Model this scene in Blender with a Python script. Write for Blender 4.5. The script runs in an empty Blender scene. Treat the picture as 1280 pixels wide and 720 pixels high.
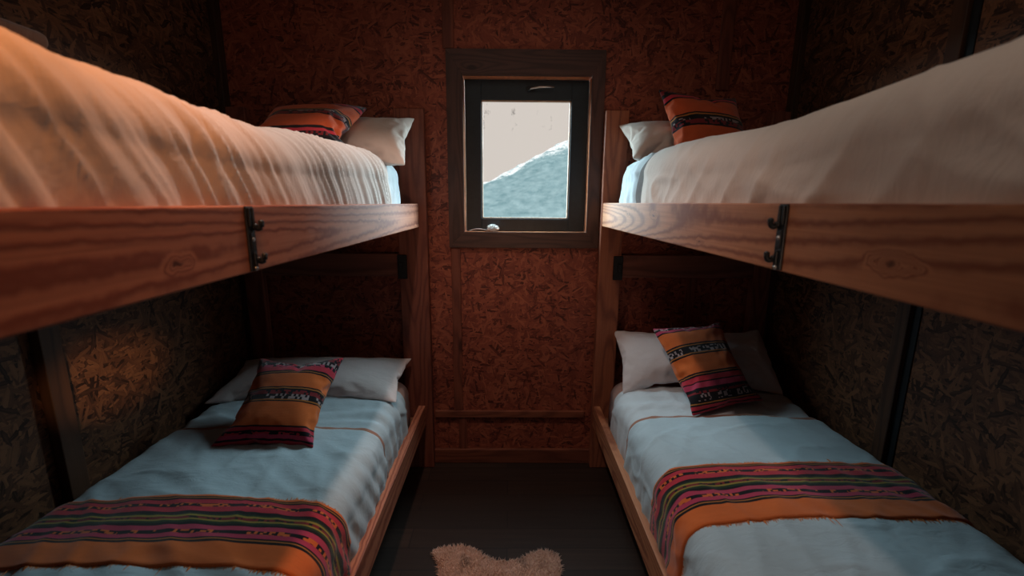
import bpy, bmesh, math, random
from mathutils import Vector, Matrix, noise
R = math.radians
S = bpy.context.scene
COL = S.collection
random.seed(7)

# ------------------------------------------------------------------ measures (metres)
H = 1.46                      # eye height
YW = 2.25                     # far wall
XW = 1.39                     # side walls
YF = -1.35                    # wall behind the viewer
ZC = 2.62                     # ceiling
RAIL_H, RAIL_T = 0.115, 0.036
SIDE = {'left': (-1, 0.450, 1.452), 'right': (1, 0.466, 1.4625)}   # sign, inner face of the rails, top of the upper rail
LOW_TOP = 0.375               # top of the lower rails
Y_END = 2.185                 # far end of the rails

# ------------------------------------------------------------------ helpers
def link(name, me, mat=None, parent=None, smooth=False):
    o = bpy.data.objects.new(name, me)
    COL.objects.link(o)
    if mat: me.materials.append(mat)
    if smooth:
        for p in me.polygons: p.use_smooth = True
    if parent:
        off = Vector(parent.location)
        q = parent
        while q.parent:
            q = q.parent; off += Vector(q.location)
        if off.length: me.transform(Matrix.Translation(-off))
        o.parent = parent
    return o

def obj(name, bm, mat, parent=None, smooth=False):
    me = bpy.data.meshes.new(name)
    bmesh.ops.recalc_face_normals(bm, faces=bm.faces[:])
    bm.to_mesh(me); bm.free()
    return link(name, me, mat, parent, smooth)

def box(bm, x0, x1, y0, y1, z0, z1, bev=0.0, seg=2):
    m = Matrix.Translation(((x0+x1)/2, (y0+y1)/2, (z0+z1)/2)) @ Matrix.Diagonal((abs(x1-x0), abs(y1-y0), abs(z1-z0), 1))
    r = bmesh.ops.create_cube(bm, size=1.0, matrix=m)
    if bev:
        es = list({e for v in r['verts'] for e in v.link_edges})
        bmesh.ops.bevel(bm, geom=es, offset=bev, segments=seg, affect='EDGES', profile=0.5)

def boxbm(*a, **k):
    bm = bmesh.new(); box(bm, *a, **k); return bm

def tube(bm, pts, rad, n=8, cap=True):
    rings = []
    for i, p in enumerate(pts):
        p = Vector(p)
        a = Vector(pts[max(i-1, 0)]); b = Vector(pts[min(i+1, len(pts)-1)])
        t = (b-a).normalized()
        u = t.cross(Vector((0.3, 0.1, 1.0)) if abs(t.z) < 0.9 else Vector((1, 0.2, 0))).normalized()
        v = t.cross(u)
        r = rad[i] if isinstance(rad, (list, tuple)) else rad
        rings.append([bm.verts.new(p + (u*math.cos(2*math.pi*k/n) + v*math.sin(2*math.pi*k/n))*r) for k in range(n)])
    for a, b in zip(rings, rings[1:]):
        for k in range(n): bm.faces.new((a[k], a[(k+1) % n], b[(k+1) % n], b[k]))
    if cap:
        bm.faces.new(rings[0][::-1]); bm.faces.new(rings[-1])

def empty(name, loc=(0, 0, 0)):
    o = bpy.data.objects.new(name, None); COL.objects.link(o); o.location = loc
    o.empty_display_size = 0.1
    return o

def tag(o, label=None, cat=None, group=None, kind=None):
    if label: o['label'] = label
    if cat: o['category'] = cat
    if group: o['group'] = group
    if kind: o['kind'] = kind
    return o

def structure(o):
    o['kind'] = 'structure'; return o

def sstep(a, b, x):
    t = min(1, max(0, (x-a)/(b-a))); return t*t*(3-2*t)

def nz(x, y, z=0.0): return noise.noise(Vector((x, y, z)))

# ------------------------------------------------------------------ materials
class NT:
    def __init__(s, name):
        s.m = bpy.data.materials.new(name); s.m.use_nodes = True
        s.t = s.m.node_tree; s.b = s.t.nodes['Principled BSDF']
        s.b.inputs['Specular IOR Level'].default_value = 0.35
    def n(s, kind, **k):
        q = s.t.nodes.new(kind)
        for a, v in k.items(): setattr(q, a, v)
        return q
    def l(s, a, b): s.t.links.new(a, b)
    def val(s, i, v):
        if isinstance(v, (int, float)): i.default_value = v
        elif isinstance(v, (tuple, list, Vector)): i.default_value = tuple(v)
        else: s.l(v, i)
    def math(s, op, a, b=0.0, c=0.0, clamp=False):
        q = s.n('ShaderNodeMath', operation=op, use_clamp=clamp)
        s.val(q.inputs[0], a); s.val(q.inputs[1], b); s.val(q.inputs[2], c)
        return q.outputs[0]
    def vmath(s, op, a, b=(0, 0, 0)):
        q = s.n('ShaderNodeVectorMath', operation=op)
        s.val(q.inputs[0], a); s.val(q.inputs[1], b)
        return q.outputs[0]
    def mix(s, f, a, b, mode='MIX'):
        q = s.n('ShaderNodeMix', data_type='RGBA', blend_type=mode)
        s.val(q.inputs[0], f)
        for i, v in ((6, a), (7, b)):
            if isinstance(v, tuple) and len(v) == 3: v = v + (1,)
            s.val(q.inputs[i], v)
        return q.outputs[2]
    def fmix(s, f, a, b):
        q = s.n('ShaderNodeMix', data_type='FLOAT')
        s.val(q.inputs[0], f); s.val(q.inputs[2], a); s.val(q.inputs[3], b)
        return q.outputs[0]
    def noise(s, vec, scale, detail=2.0, rough=0.5, dist=0.0):
        q = s.n('ShaderNodeTexNoise')
        s.l(vec, q.inputs['Vector']); q.inputs['Scale'].default_value = scale
        q.inputs['Detail'].default_value = detail; q.inputs['Roughness'].default_value = rough
        q.inputs['Distortion'].default_value = dist
        return q.outputs['Fac']
    def vor(s, vec, scale, feature='F1', rnd=1.0):
        q = s.n('ShaderNodeTexVoronoi', feature=feature)
        s.l(vec, q.inputs['Vector']); q.inputs['Scale'].default_value = scale
        q.inputs['Randomness'].default_value = rnd
        return q
    def coord(s, which='Object'): return s.n('ShaderNodeTexCoord').outputs[which]
    def map(s, v, scale=(1, 1, 1), loc=(0, 0, 0), rot=(0, 0, 0)):
        q = s.n('ShaderNodeMapping'); s.l(v, q.inputs[0])
        q.inputs['Scale'].default_value = scale; q.inputs['Location'].default_value = loc; q.inputs['Rotation'].default_value = rot
        return q.outputs[0]
    def range(s, v, a, b, c=0.0, d=1.0, smooth=False):
        q = s.n('ShaderNodeMapRange', interpolation_type='SMOOTHSTEP' if smooth else 'LINEAR')
        s.l(v, q.inputs[0])
        for i, x in zip((1, 2, 3, 4), (a, b, c, d)): q.inputs[i].default_value = x
        return q.outputs[0]
    def ramp(s, f, stops, interp='LINEAR'):
        q = s.n('ShaderNodeValToRGB'); r = q.color_ramp; r.interpolation = interp
        while len(r.elements) > 1: r.elements.remove(r.elements[-1])
        r.elements[0].position = stops[0][0]; r.elements[0].color = tuple(stops[0][1]) + (1,)
        for p, c in stops[1:]:
            e = r.elements.new(p); e.color = tuple(c) + (1,)
        s.l(f, q.inputs[0])
        return q.outputs[0]
    def bump(s, h, strength=0.3, dist=0.002):
        q = s.n('ShaderNodeBump'); s.l(h, q.inputs['Height'])
        q.inputs['Strength'].default_value = strength; q.inputs['Distance'].default_value = dist
        s.l(q.outputs[0], s.b.inputs['Normal'])
    def out(s, col, rough=0.6):
        s.val(s.b.inputs['Base Color'], col if not (isinstance(col, tuple) and len(col) == 3) else col + (1,))
        s.val(s.b.inputs['Roughness'], rough)
        return s.m

def wood(name, axis, light, dark, freq=70.0, nscale=6.0, knots=0.3, kscale=3.0, seed=0.0, rough=0.55, contrast=0.75, stretch=0.13, at=None):
    t = NT(name); p = t.coord()
    sc = [1.0, 1.0, 1.0]; sc['xyz'.index(axis)] = stretch
    v = t.map(p, tuple(sc), (seed, seed*1.7, seed*0.6))
    n1 = t.noise(v, nscale, 1.5, 0.4)
    sk = [1.0, 1.0, 1.0]; sk['xyz'.index(axis)] = 0.42
    vk = t.map(p, tuple(sk), (seed*2.1, seed, seed*1.3))
    d = t.vor(vk, kscale).outputs['Distance']
    if at:
        d = None
        for (ky, kz, kr) in at:
            pw = t.n('ShaderNodeTexNoise'); t.l(p, pw.inputs['Vector']); pw.inputs['Scale'].default_value = 28.0
            pp = t.vmath('ADD', p, t.vmath('MULTIPLY', t.vmath('SUBTRACT', pw.outputs['Color'], (0.5, 0.5, 0.5)), (0.02, 0.055, 0.022)))
            rel = t.map(pp, (0.0, 0.42, 1.0), (0.0, -ky*0.42, -kz))
            q = t.n('ShaderNodeVectorMath', operation='LENGTH'); t.l(rel, q.inputs[0])
            dd = t.math('MULTIPLY', q.outputs['Value'], 0.05/kr)
            d = dd if d is None else t.math('MINIMUM', d, dd)
        d = t.math('MULTIPLY', d, 4.2)
    k = t.range(d, 0.0, 0.28, 1.0, 0.0, True)
    k3 = t.math('POWER', k, 2.0)
    h = t.math('ADD', n1, t.math('MULTIPLY', k3, knots))
    wob = t.noise(p, 30.0, 2.0)
    h = t.math('ADD', h, t.math('MULTIPLY', wob, 0.02))
    s = t.math('MULTIPLY_ADD', t.math('SINE', t.math('MULTIPLY', h, freq)), 0.5, 0.5)
    s = t.math('POWER', s, 2.2)
    sf = [170.0, 170.0, 170.0]; sf['xyz'.index(axis)] = 4.0
    fib = t.noise(t.map(p, tuple(sf)), 1.0, 2.0)
    c = t.mix(t.math('MULTIPLY', s, contrast), light, dark)
    c = t.mix(t.math('MULTIPLY', t.range(fib, 0.35, 0.7), 0.35), c, dark)
    big = t.noise(v, 2.2, 2.0)
    c = t.mix(t.range(big, 0.35, 0.7, 0.0, 0.35), c, tuple(x*0.62 for x in dark))
    if knots:
        kc = t.range(d, 0.03, 0.075, 0.85, 0.0, True)
        c = t.mix(kc, c, tuple(x*0.35 for x in dark))
    t.bump(t.math('ADD', t.math('MULTIPLY', s, 0.5), fib), 0.25, 0.001)
    return t.out(c, rough)

def osb(name, ua, va, base, dark, light, seed=0.0, spec=0.3):
    t = NT(name); p = t.coord()
    q = t.n('ShaderNodeSeparateXYZ'); t.l(p, q.inputs[0])
    cmb = t.n('ShaderNodeCombineXYZ')
    t.l(q.outputs['XYZ'.index(ua)], cmb.inputs[0]); t.l(q.outputs['XYZ'.index(va)], cmb.inputs[1])
    uv = cmb.outputs[0]
    warp = t.n('ShaderNodeTexNoise'); t.l(uv, warp.inputs['Vector']); warp.inputs['Scale'].default_value = 9.0
    uv = t.vmath('ADD', uv, t.vmath('MULTIPLY', warp.outputs['Color'], (0.02, 0.02, 0.0)))
    hgt = None; tone = None
    for i, (ang, su, sv) in enumerate(((8, 16, 75), (41, 13, 60), (77, 18, 84), (108, 12, 66), (146, 15, 70), (174, 21, 90))):
        m = t.map(uv, (1, 1, 1), (seed+i*3.1, i*1.7+seed, 0), (0, 0, R(ang)))
        m2 = t.map(m, (su, sv, 1))
        vo = t.vor(m2, 1.0, 'F1', 0.9)
        sp = t.n('ShaderNodeSeparateColor'); t.l(vo.outputs['Color'], sp.inputs[0])
        fib = t.noise(t.map(m, (22, 260, 1)), 1.0, 1.0)
        edge = t.range(vo.outputs['Distance'], 0.15, 0.75, 0.0, 0.45)
        hh = t.math('SUBTRACT', sp.outputs[0], edge)
        tn = t.math('ADD', sp.outputs[1], t.math('MULTIPLY', t.math('SUBTRACT', fib, 0.5), 0.7))
        tn = t.math('SUBTRACT', tn, t.math('MULTIPLY', edge, 0.3))
        if hgt is None: hgt, tone = hh, tn
        else:
            g = t.math('GREATER_THAN', hh, hgt)
            tone = t.fmix(g, tone, tn); hgt = t.math('MAXIMUM', hgt, hh)
    blot = t.noise(uv, 3.0, 2.0)
    tone = t.math('ADD', tone, t.math('MULTIPLY', t.math('SUBTRACT', blot, 0.5), 0.5))
    c = t.ramp(tone, [(0.0, tuple(x*0.5 for x in dark)), (0.06, dark), (0.45, base), (1.0, light)])
    t.b.inputs['Specular IOR Level'].default_value = spec
    t.bump(t.math('ADD', hgt, t.math('MULTIPLY', tone, 0.4)), 0.22, 0.002)
    return t.out(c, 0.55)

def cloth(name, col, var=0.08, weave=900.0, rough=0.9, sheen=0.15):
    t = NT(name); p = t.coord()
    n = t.noise(p, 6.0, 3.0)
    c = t.mix(t.range(n, 0.3, 0.7), tuple(x*(1-var) for x in col), tuple(min(1, x*(1+var)) for x in col))
    f = t.noise(p, weave, 1.0)
    c = t.mix(t.math('MULTIPLY', f, 0.12), c, tuple(x*0.6 for x in col))
    crease = t.noise(t.map(p, (1, 1, 1), (0, 0, 0), (0, 0, 0.5)), 34.0, 3.0, 0.55, 0.6)
    crease2 = t.noise(t.map(p, (1, 2.6, 1), (2, 0, 0), (0, 0, -0.7)), 13.0, 3.0, 0.6, 1.2)
    t.bump(t.math('ADD', t.math('ADD', t.math('MULTIPLY', crease, 0.8), t.math('MULTIPLY', crease2, 1.6)), t.math('MULTIPLY', f, 0.06)), 0.28, 0.005)
    t.b.inputs['Sheen Weight'].default_value = sheen
    t.b.inputs['Specular IOR Level'].default_value = 0.15
    return t.out(c, rough)

def striped(name, stops, motif, ufreq, motif_w=1.0):
    """stops: (v, colour, second colour or None). The second colour shows through a woven motif along u."""
    t = NT(name); uv = t.coord('UV')
    q = t.n('ShaderNodeSeparateXYZ'); t.l(uv, q.inputs[0])
    u, v = q.outputs[0], q.outputs[1]
    w = t.math('SUBTRACT', t.noise(t.map(uv, (9, 3, 1)), 1.0, 2.0), 0.5)
    v2 = t.math('ADD', v, t.math('MULTIPLY', w, 0.012))
    a = t.ramp(v2, [(p, c) for p, c, _ in stops], 'CONSTANT')
    b = t.ramp(v2, [(p, d or c) for p, c, d in stops], 'CONSTANT')
    vb = t.math('FLOOR', t.math('MULTIPLY', v2, motif))
    cm = t.n('ShaderNodeCombineXYZ'); t.l(t.math('MULTIPLY', u, ufreq), cm.inputs[0]); t.l(vb, cm.inputs[1])
    cell = t.n('ShaderNodeTexWhiteNoise', noise_dimensions='2D')
    fl = t.vmath('FLOOR', cm.outputs[0]); t.l(fl, cell.inputs['Vector'])
    mask = t.math('GREATER_THAN', cell.outputs['Value'], 0.52)
    blockn = t.noise(t.map(uv, (ufreq*0.16, 1.0, 1)), 1.0, 0.0)
    mask = t.math('MULTIPLY', mask, t.math('GREATER_THAN', blockn, 0.42))
    c = t.mix(mask, a, b)
    yarn = t.noise(t.map(uv, (60, 420, 1)), 1.0, 2.0)
    c = t.mix(t.range(yarn, 0.3, 0.75, 0.0, 0.2), c, (0.02, 0.008, 0.01))
    fade = t.noise(t.map(uv, (7, 18, 1)), 1.0, 3.0)
    c = t.mix(t.range(fade, 0.4, 0.75, 0.0, 0.2), c, t.mix(0.5, c, (0.06, 0.02, 0.015)))
    rib = t.math('SINE', t.math('MULTIPLY', v, 620.0))
    t.bump(t.math('ADD', t.math('MULTIPLY', rib, 0.2), yarn), 0.35, 0.0015)
    t.b.inputs['Sheen Weight'].default_value = 0.2
    t.b.inputs['Specular IOR Level'].default_value = 0.1
    return t.out(c, 0.95)

def plain(name, col, rough=0.5, metal=0.0, var=0.15, scale=40.0):
    t = NT(name); p = t.coord()
    n = t.noise(p, scale, 3.0)
    c = t.mix(t.range(n, 0.3, 0.7), tuple(x*(1-var) for x in col), tuple(min(1, x*(1+var)) for x in col))
    t.b.inputs['Metallic'].default_value = metal
    t.bump(n, 0.12, 0.001)
    return t.out(c, rough)

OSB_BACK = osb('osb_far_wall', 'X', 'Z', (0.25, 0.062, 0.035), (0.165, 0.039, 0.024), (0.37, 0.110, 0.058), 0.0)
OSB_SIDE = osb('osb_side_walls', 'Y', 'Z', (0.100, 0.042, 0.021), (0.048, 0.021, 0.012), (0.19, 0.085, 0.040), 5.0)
OSB_FRONT = osb('osb_near_wall', 'X', 'Z', (0.27, 0.10, 0.05), (0.10, 0.035, 0.02), (0.44, 0.2, 0.09), 9.0)
PINE_L = wood('pine_rail_straight_grain', 'y', (0.50, 0.20, 0.115), (0.20, 0.052, 0.030), 190, 4.2, 0.10, 2.2, 0.3, contrast=0.85, stretch=0.07, at=[(-0.61, 1.377, 0.016), (0.32, 1.40, 0.010)])
PINE_R = wood('pine_rail_knotty', 'y', (0.54, 0.245, 0.125), (0.21, 0.062, 0.032), 165, 4.0, 0.28, 3.6, 4.4, contrast=0.85, stretch=0.12, at=[(0.21, 1.425, 0.016), (-0.68, 1.39, 0.018), (0.52, 1.42, 0.010), (-0.15, 1.372, 0.008)])
POST = wood('red_brown_post', 'z', (0.30, 0.095, 0.055), (0.13, 0.035, 0.024), 80, 7.0, 0.1, 3.0, 2.0)
POST_PALE = wood('post_lighter_pine', 'z', (0.40, 0.135, 0.065), (0.17, 0.05, 0.03), 80, 7.0, 0.1, 3.0, 3.3)
BAR = wood('crossbar_pine', 'x', (0.26, 0.09, 0.055), (0.12, 0.038, 0.025), 80, 6.0, 0.15, 3.0, 1.2)
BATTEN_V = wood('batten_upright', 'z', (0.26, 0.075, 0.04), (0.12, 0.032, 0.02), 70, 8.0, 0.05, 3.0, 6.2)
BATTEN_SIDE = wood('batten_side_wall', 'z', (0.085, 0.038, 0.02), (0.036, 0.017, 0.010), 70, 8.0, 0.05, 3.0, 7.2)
BATTEN_H = wood('batten_level', 'x', (0.27, 0.085, 0.045), (0.12, 0.035, 0.02), 70, 8.0, 0.05, 3.0, 8.2)
CASE_H = wood('casing_level', 'x', (0.090, 0.040, 0.031), (0.038, 0.017, 0.014), 70, 9.0, 0.15, 5.0, 1.9, rough=0.45)
CASE_V = wood('casing_upright', 'z', (0.090, 0.040, 0.031), (0.038, 0.017, 0.014), 70, 9.0, 0.15, 5.0, 2.9, rough=0.45)
REVEAL = wood('window_reveal_pine', 'z', (0.72, 0.25, 0.095), (0.46, 0.14, 0.055), 60, 7.0, 0.0, 3.0, 3.9)
DECK = wood('bunk_deck', 'x', (0.34, 0.15, 0.08), (0.16, 0.07, 0.04), 70, 6.0, 0.2, 3.0, 5.9)
SASH = plain('black_sash_paint', (0.009, 0.019, 0.026), 0.4)
BEAD = plain('tan_glazing_bead', (0.42, 0.27, 0.18), 0.4)
STEEL = plain('blackened_steel', (0.035, 0.042, 0.048), 0.38, 0.7)
CHROME = plain('brushed_steel', (0.62, 0.62, 0.6), 0.3, 1.0)
BLACKIRON = plain('black_hardware', (0.012, 0.014, 0.016), 0.5, 0.3)
CEIL = plain('ceiling_boards', (0.10, 0.05, 0.035), 0.8)
TICK = cloth('salmon_mattress_ticking', (0.50, 0.24, 0.17), 0.08)
TICK_W = cloth('white_mattress_ticking', (0.62, 0.64, 0.66), 0.05)
SHEET_B = cloth('pale_blue_cotton', (0.42, 0.515, 0.56), 0.05)
SHEET_W = cloth('white_cotton_sheet', (0.55, 0.60, 0.63), 0.04)
COVER_L = cloth('cream_cotton_cover', (0.64, 0.575, 0.53), 0.04)
COVER_R = cloth('oat_cotton_cover', (0.74, 0.66, 0.60), 0.05)
LINING = cloth('tan_cover_lining', (0.33, 0.16, 0.11), 0.08)
PILLOW = cloth('white_pillowcase', (0.62, 0.56, 0.55), 0.04)
PILLOW_U = cloth('ivory_pillowcase', (0.66, 0.55, 0.48), 0.04)
HEM_SHADE = cloth('hem_shade_grey', (0.13, 0.115, 0.11), 0.08)  # shade at the upper right cover's hem, painted as a dark strip
BROWN_WOOL = cloth('brown_wool', (0.12, 0.05, 0.026), 0.15)
TISSUE = plain('white_paper', (0.75, 0.76, 0.76), 0.9)
HIDE = plain('sheepskin_hide', (0.50, 0.33, 0.24), 0.9)

ORG = (0.68, 0.150, 0.034); CRI = (0.50, 0.034, 0.055); MAG = (0.48, 0.050, 0.105); BLK = (0.008, 0.008, 0.010)
GRN = (0.016, 0.040, 0.014); OLV = (0.30, 0.22, 0.040); OCH = (0.42, 0.16, 0.035); DRD = (0.20, 0.018, 0.022); PAL = (0.34, 0.26, 0.26)
THROW = striped('andean_throw', [(0, ORG, None), (.03, BLK, None), (.045, OCH, None), (.056, BLK, None), (.082, CRI, None), (.14, BLK, ORG),
    (.19, CRI, None), (.268, BLK, None), (.31, GRN, None), (.335, OLV, None), (.362, DRD, BLK), (.40, OLV, None), (.425, GRN, None), (.455, BLK, None),
    (.49, MAG, None), (.552, BLK, ORG), (.605, MAG, None), (.66, BLK, None), (.678, OCH, None), (.695, BLK, None), (.725, ORG, None)], 40, 130)
CUSH_A = striped('andean_cushion_wide_top', [(0, CRI, None), (.035, BLK, None), (.055, MAG, None), (.10, BLK, CRI), (.125, BLK, None), (.14, CRI, None), (.17, BLK, None), (.185, ORG, None),
    (.40, BLK, None), (.412, OCH, None), (.425, BLK, PAL), (.475, DRD, BLK), (.515, BLK, None), (.53, OCH, None), (.54, BLK, None), (.552, ORG, None),
    (.70, BLK, None), (.715, OCH, None), (.725, BLK, None), (.745, CRI, None), (.80, MAG, BLK), (.83, BLK, PAL), (.88, DRD, BLK), (.925, BLK, CRI), (.955, CRI, None), (.985, BLK, None)], 42, 46)
CUSH_B = striped('andean_cushion_wide_base', [(0, CRI, None), (.03, BLK, None), (.05, CRI, None), (.085, BLK, None), (.10, OCH, None), (.11, BLK, None), (.13, BLK, PAL), (.20, DRD, BLK), (.225, BLK, None), (.255, MAG, None),
    (.305, BLK, None), (.32, CRI, None), (.365, BLK, None), (.38, OCH, None), (.39, BLK, None), (.405, ORG, None), (.585, BLK, None), (.60, OCH, None), (.61, BLK, PAL), (.675, BLK, None), (.69, OCH, None), (.70, BLK, None), (.715, ORG, None),
    (.88, BLK, None), (.895, MAG, None), (.93, BLK, PAL), (.965, MAG, None)], 42, 46)
RORG = (0.62, 0.105, 0.032)
CUSH_C = striped('andean_cushion_red', [(0, CRI, None), (.04, BLK, None), (.12, BLK, DRD), (.17, CRI, None), (.21, BLK, None), (.25, RORG, None), (.46, BLK, None), (.48, DRD, BLK),
    (.53, BLK, PAL), (.56, BLK, None), (.585, OCH, None), (.60, BLK, None), (.615, RORG, None), (.80, BLK, None), (.82, CRI, None), (.86, BLK, None), (.90, DRD, BLK), (.95, BLK, None)], 42, 46)

def floor_mat():
    t = NT('dark_floor_planks'); p = t.coord()
    b = t.n('ShaderNodeTexBrick'); t.l(p, b.inputs['Vector'])
    b.inputs['Scale'].default_value = 1.0; b.inputs['Brick Width'].default_value = 1.15; b.inputs['Row Height'].default_value = 0.115
    b.inputs['Mortar Size'].default_value = 0.002; b.offset = 0.37
    b.inputs['Color1'].default_value = (0.026, 0.016, 0.012, 1); b.inputs['Color2'].default_value = (0.045, 0.026, 0.018, 1)
    b.inputs['Mortar'].default_value = (0.008, 0.006, 0.006, 1)
    g = t.noise(t.map(p, (3, 60, 1)), 1.0, 3.0)
    c = t.mix(t.range(g, 0.35, 0.7, 0.0, 0.6), b.outputs['Color'], (0.018, 0.011, 0.009))
    t.bump(t.math('ADD', g, b.outputs['Fac']), 0.2, 0.001)
    return t.out(c, 0.5)

def glass_mat():
    t = NT('window_pane_with_stains'); p = t.coord()
    tr = t.n('ShaderNodeBsdfTransparent'); tr.inputs[0].default_value = (0.97, 0.98, 0.98, 1)
    gl = t.n('ShaderNodeBsdfGlossy'); gl.inputs['Roughness'].default_value = 0.05
    df = t.n('ShaderNodeBsdfDiffuse'); df.inputs[0].default_value = (0.30, 0.29, 0.28, 1)
    m1 = t.n('ShaderNodeMixShader'); m1.inputs[0].default_value = 0.003
    t.l(tr.outputs[0], m1.inputs[1]); t.l(gl.outputs[0], m1.inputs[2])
    st = t.noise(t.map(p, (1, 1, 0.7), (3.4, 0, 1.1)), 16.0, 4.0, 0.65)
    q = t.n('ShaderNodeSeparateXYZ'); t.l(p, q.inputs[0])
    hi = t.range(q.outputs[2], H+0.33, H+0.42, 0.0, 1.0)
    f = t.math('MULTIPLY', t.range(st, 0.60, 0.70, 0.0, 0.5), hi)
    m2 = t.n('ShaderNodeMixShader'); t.l(f, m2.inputs[0]); t.l(m1.outputs[0], m2.inputs[1]); t.l(df.outputs[0], m2.inputs[2])
    t.l(m2.outputs[0], t.t.nodes['Material Output'].inputs['Surface'])
    return t.m

def mountain_mat():
    t = NT('snowy_mountainside'); p = t.coord()
    q = t.n('ShaderNodeSeparateXYZ'); t.l(p, q.inputs[0])
    n = t.noise(p, 0.045, 8.0, 0.7)
    n2 = t.noise(t.map(p, (1, 0.4, 2.5), (0, 0, 0), (0, 0.5, 0)), 0.09, 8.0, 0.75)
    m = t.n('ShaderNodeAttribute', attribute_name='ridge')
    s = t.math('ADD', t.math('MULTIPLY', m.outputs['Fac'], 0.42), t.math('MULTIPLY', n, 0.9))
    s = t.math('ADD', s, t.math('MULTIPLY', n2, 0.45))
    n3 = t.noise(p, 0.35, 6.0, 0.7)
    s = t.math('ADD', s, t.math('MULTIPLY', t.math('SUBTRACT', n3, 0.5), 1.0))
    f = t.range(s, 0.93, 1.10)
    rock = t.mix(t.range(n2, 0.3, 0.7), (0.0085, 0.0115, 0.0115), (0.026, 0.0260, 0.0245))
    c = t.mix(f, rock, (0.066, 0.050, 0.045))
    t.b.inputs['Specular IOR Level'].default_value = 0.0
    return t.out(c, 1.0)

# ------------------------------------------------------------------ the room
def hole_wall(name, x0, x1, z0, z1, hx0, hx1, hz0, hz1, y0, y1, mat):
    bm = bmesh.new()
    for a in ((x0, hx0, z0, z1), (hx1, x1, z0, z1), (hx0, hx1, z0, hz0), (hx0, hx1, hz1, z1)):
        if a[1]-a[0] > 1e-4 and a[3]-a[2] > 1e-4: box(bm, a[0], a[1], y0, y1, a[2], a[3])
    return structure(obj(name, bm, mat))

WX0, WX1, WZ0, WZ1 = -0.228, 0.397, H-0.148, H+0.600      # clear window opening
hole_wall('wall_back', -XW-0.1, XW+0.1, -0.1, ZC+0.1, WX0-0.02, WX1+0.02, WZ0-0.02, WZ1+0.02, YW, YW+0.10, OSB_BACK)
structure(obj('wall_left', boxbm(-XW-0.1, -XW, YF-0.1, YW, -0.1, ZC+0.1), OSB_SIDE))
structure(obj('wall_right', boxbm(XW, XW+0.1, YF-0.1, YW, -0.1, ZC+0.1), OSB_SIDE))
hole_wall('wall_front', -XW, XW, 0.0, ZC, -0.42, 0.42, 0.0, 2.02, YF-0.1, YF, OSB_FRONT)
structure(obj('floor', boxbm(-XW, XW, YF-0.1, YW, -0.1, 0.0), floor_mat()))
structure(obj('ceiling', boxbm(-XW, XW, YF-0.1, YW, ZC, ZC+0.1), CEIL))
# door casing in the wall behind the viewer
bm = bmesh.new()
box(bm, -0.50, -0.42, YF, YF+0.02, 0, 2.10, 0.003); box(bm, 0.42, 0.50, YF, YF+0.02, 0, 2.10, 0.003); box(bm, -0.42, 0.42, YF, YF+0.02, 2.02, 2.10, 0.003)
structure(obj('trim_1', bm, BATTEN_V))

structure(obj('door_1', boxbm(-0.415, 0.415, YF-0.06, YF-0.02, 0.005, 2.015, bev=0.003), BATTEN_V))
# baseboard and battens, each a strip of its own
structure(obj('baseboard_back', boxbm(-XW, XW, YW-0.022, YW, 0.0, 0.085, 0.004), BATTEN_H))
T = [  # axis-aligned strips on the far wall and side walls
    ('trim_2', (-0.322, -0.268, YW-0.012, YW, H+0.72, ZC), BATTEN_V),
    ('trim_3', (-0.300, -0.252, YW-0.012, YW, 0.318, H-0.232), BATTEN_V),
    ('trim_4', (1.000, 1.062, YW-0.012, YW, H+0.545, ZC), BATTEN_V),
    ('trim_5', (-0.405, 0.425, YW-0.020, YW, 0.280, 0.318), BATTEN_H),
    ('trim_6', (-0.275, -0.230, YW-0.012, YW, 0.085, 0.280), BATTEN_V),
    ('trim_7', (0.940, 0.990, YW-0.012, YW, 0.62, H-0.37), BATTEN_V),
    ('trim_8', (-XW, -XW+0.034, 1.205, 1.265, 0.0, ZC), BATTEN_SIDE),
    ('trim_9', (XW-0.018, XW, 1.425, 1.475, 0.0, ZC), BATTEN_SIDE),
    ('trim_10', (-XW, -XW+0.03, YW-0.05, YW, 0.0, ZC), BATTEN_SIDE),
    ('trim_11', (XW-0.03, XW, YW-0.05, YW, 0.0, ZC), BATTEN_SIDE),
]
for n, a, m in T: structure(obj(n, boxbm(*a, bev=0.003), m))
structure(obj('trim_12', boxbm(XW-0.004, XW, 1.398, 1.424, 0.0, ZC), BLACKIRON))     # dark panel joint beside the batten

# ------------------------------------------------------------------ window
win = empty('window_1', (0, 0, 0)); structure(win)
CX0, CX1, CZ0, CZ1 = -0.307, 0.460, H-0.229, H+0.716      # outside of the casing
def mitre(pts, y0, y1):
    bm = bmesh.new()
    a = [bm.verts.new((x, y0, z)) for x, z in pts]; b = [bm.verts.new((x, y1, z)) for x, z in pts]
    bm.faces.new(a); bm.faces.new(b[::-1])
    for i in range(4): bm.faces.new((a[i], b[i], b[(i+1) % 4], a[(i+1) % 4]))
    bmesh.ops.recalc_face_normals(bm, faces=bm.faces[:])
    bmesh.ops.bevel(bm, geom=bm.edges[:], offset=0.0022, segments=2, affect='EDGES')
    return bm
o = ((CX0, CZ0), (CX1, CZ0), (CX1, CZ1), (CX0, CZ1)); i_ = ((WX0, WZ0), (WX1, WZ0), (WX1, WZ1), (WX0, WZ1))
for k in range(4):
    k2 = (k+1) % 4
    obj('casing_board', mitre((o[k], o[k2], i_[k2], i_[k]), YW-0.022, YW), CASE_H if k % 2 == 0 else CASE_V, win)
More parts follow.
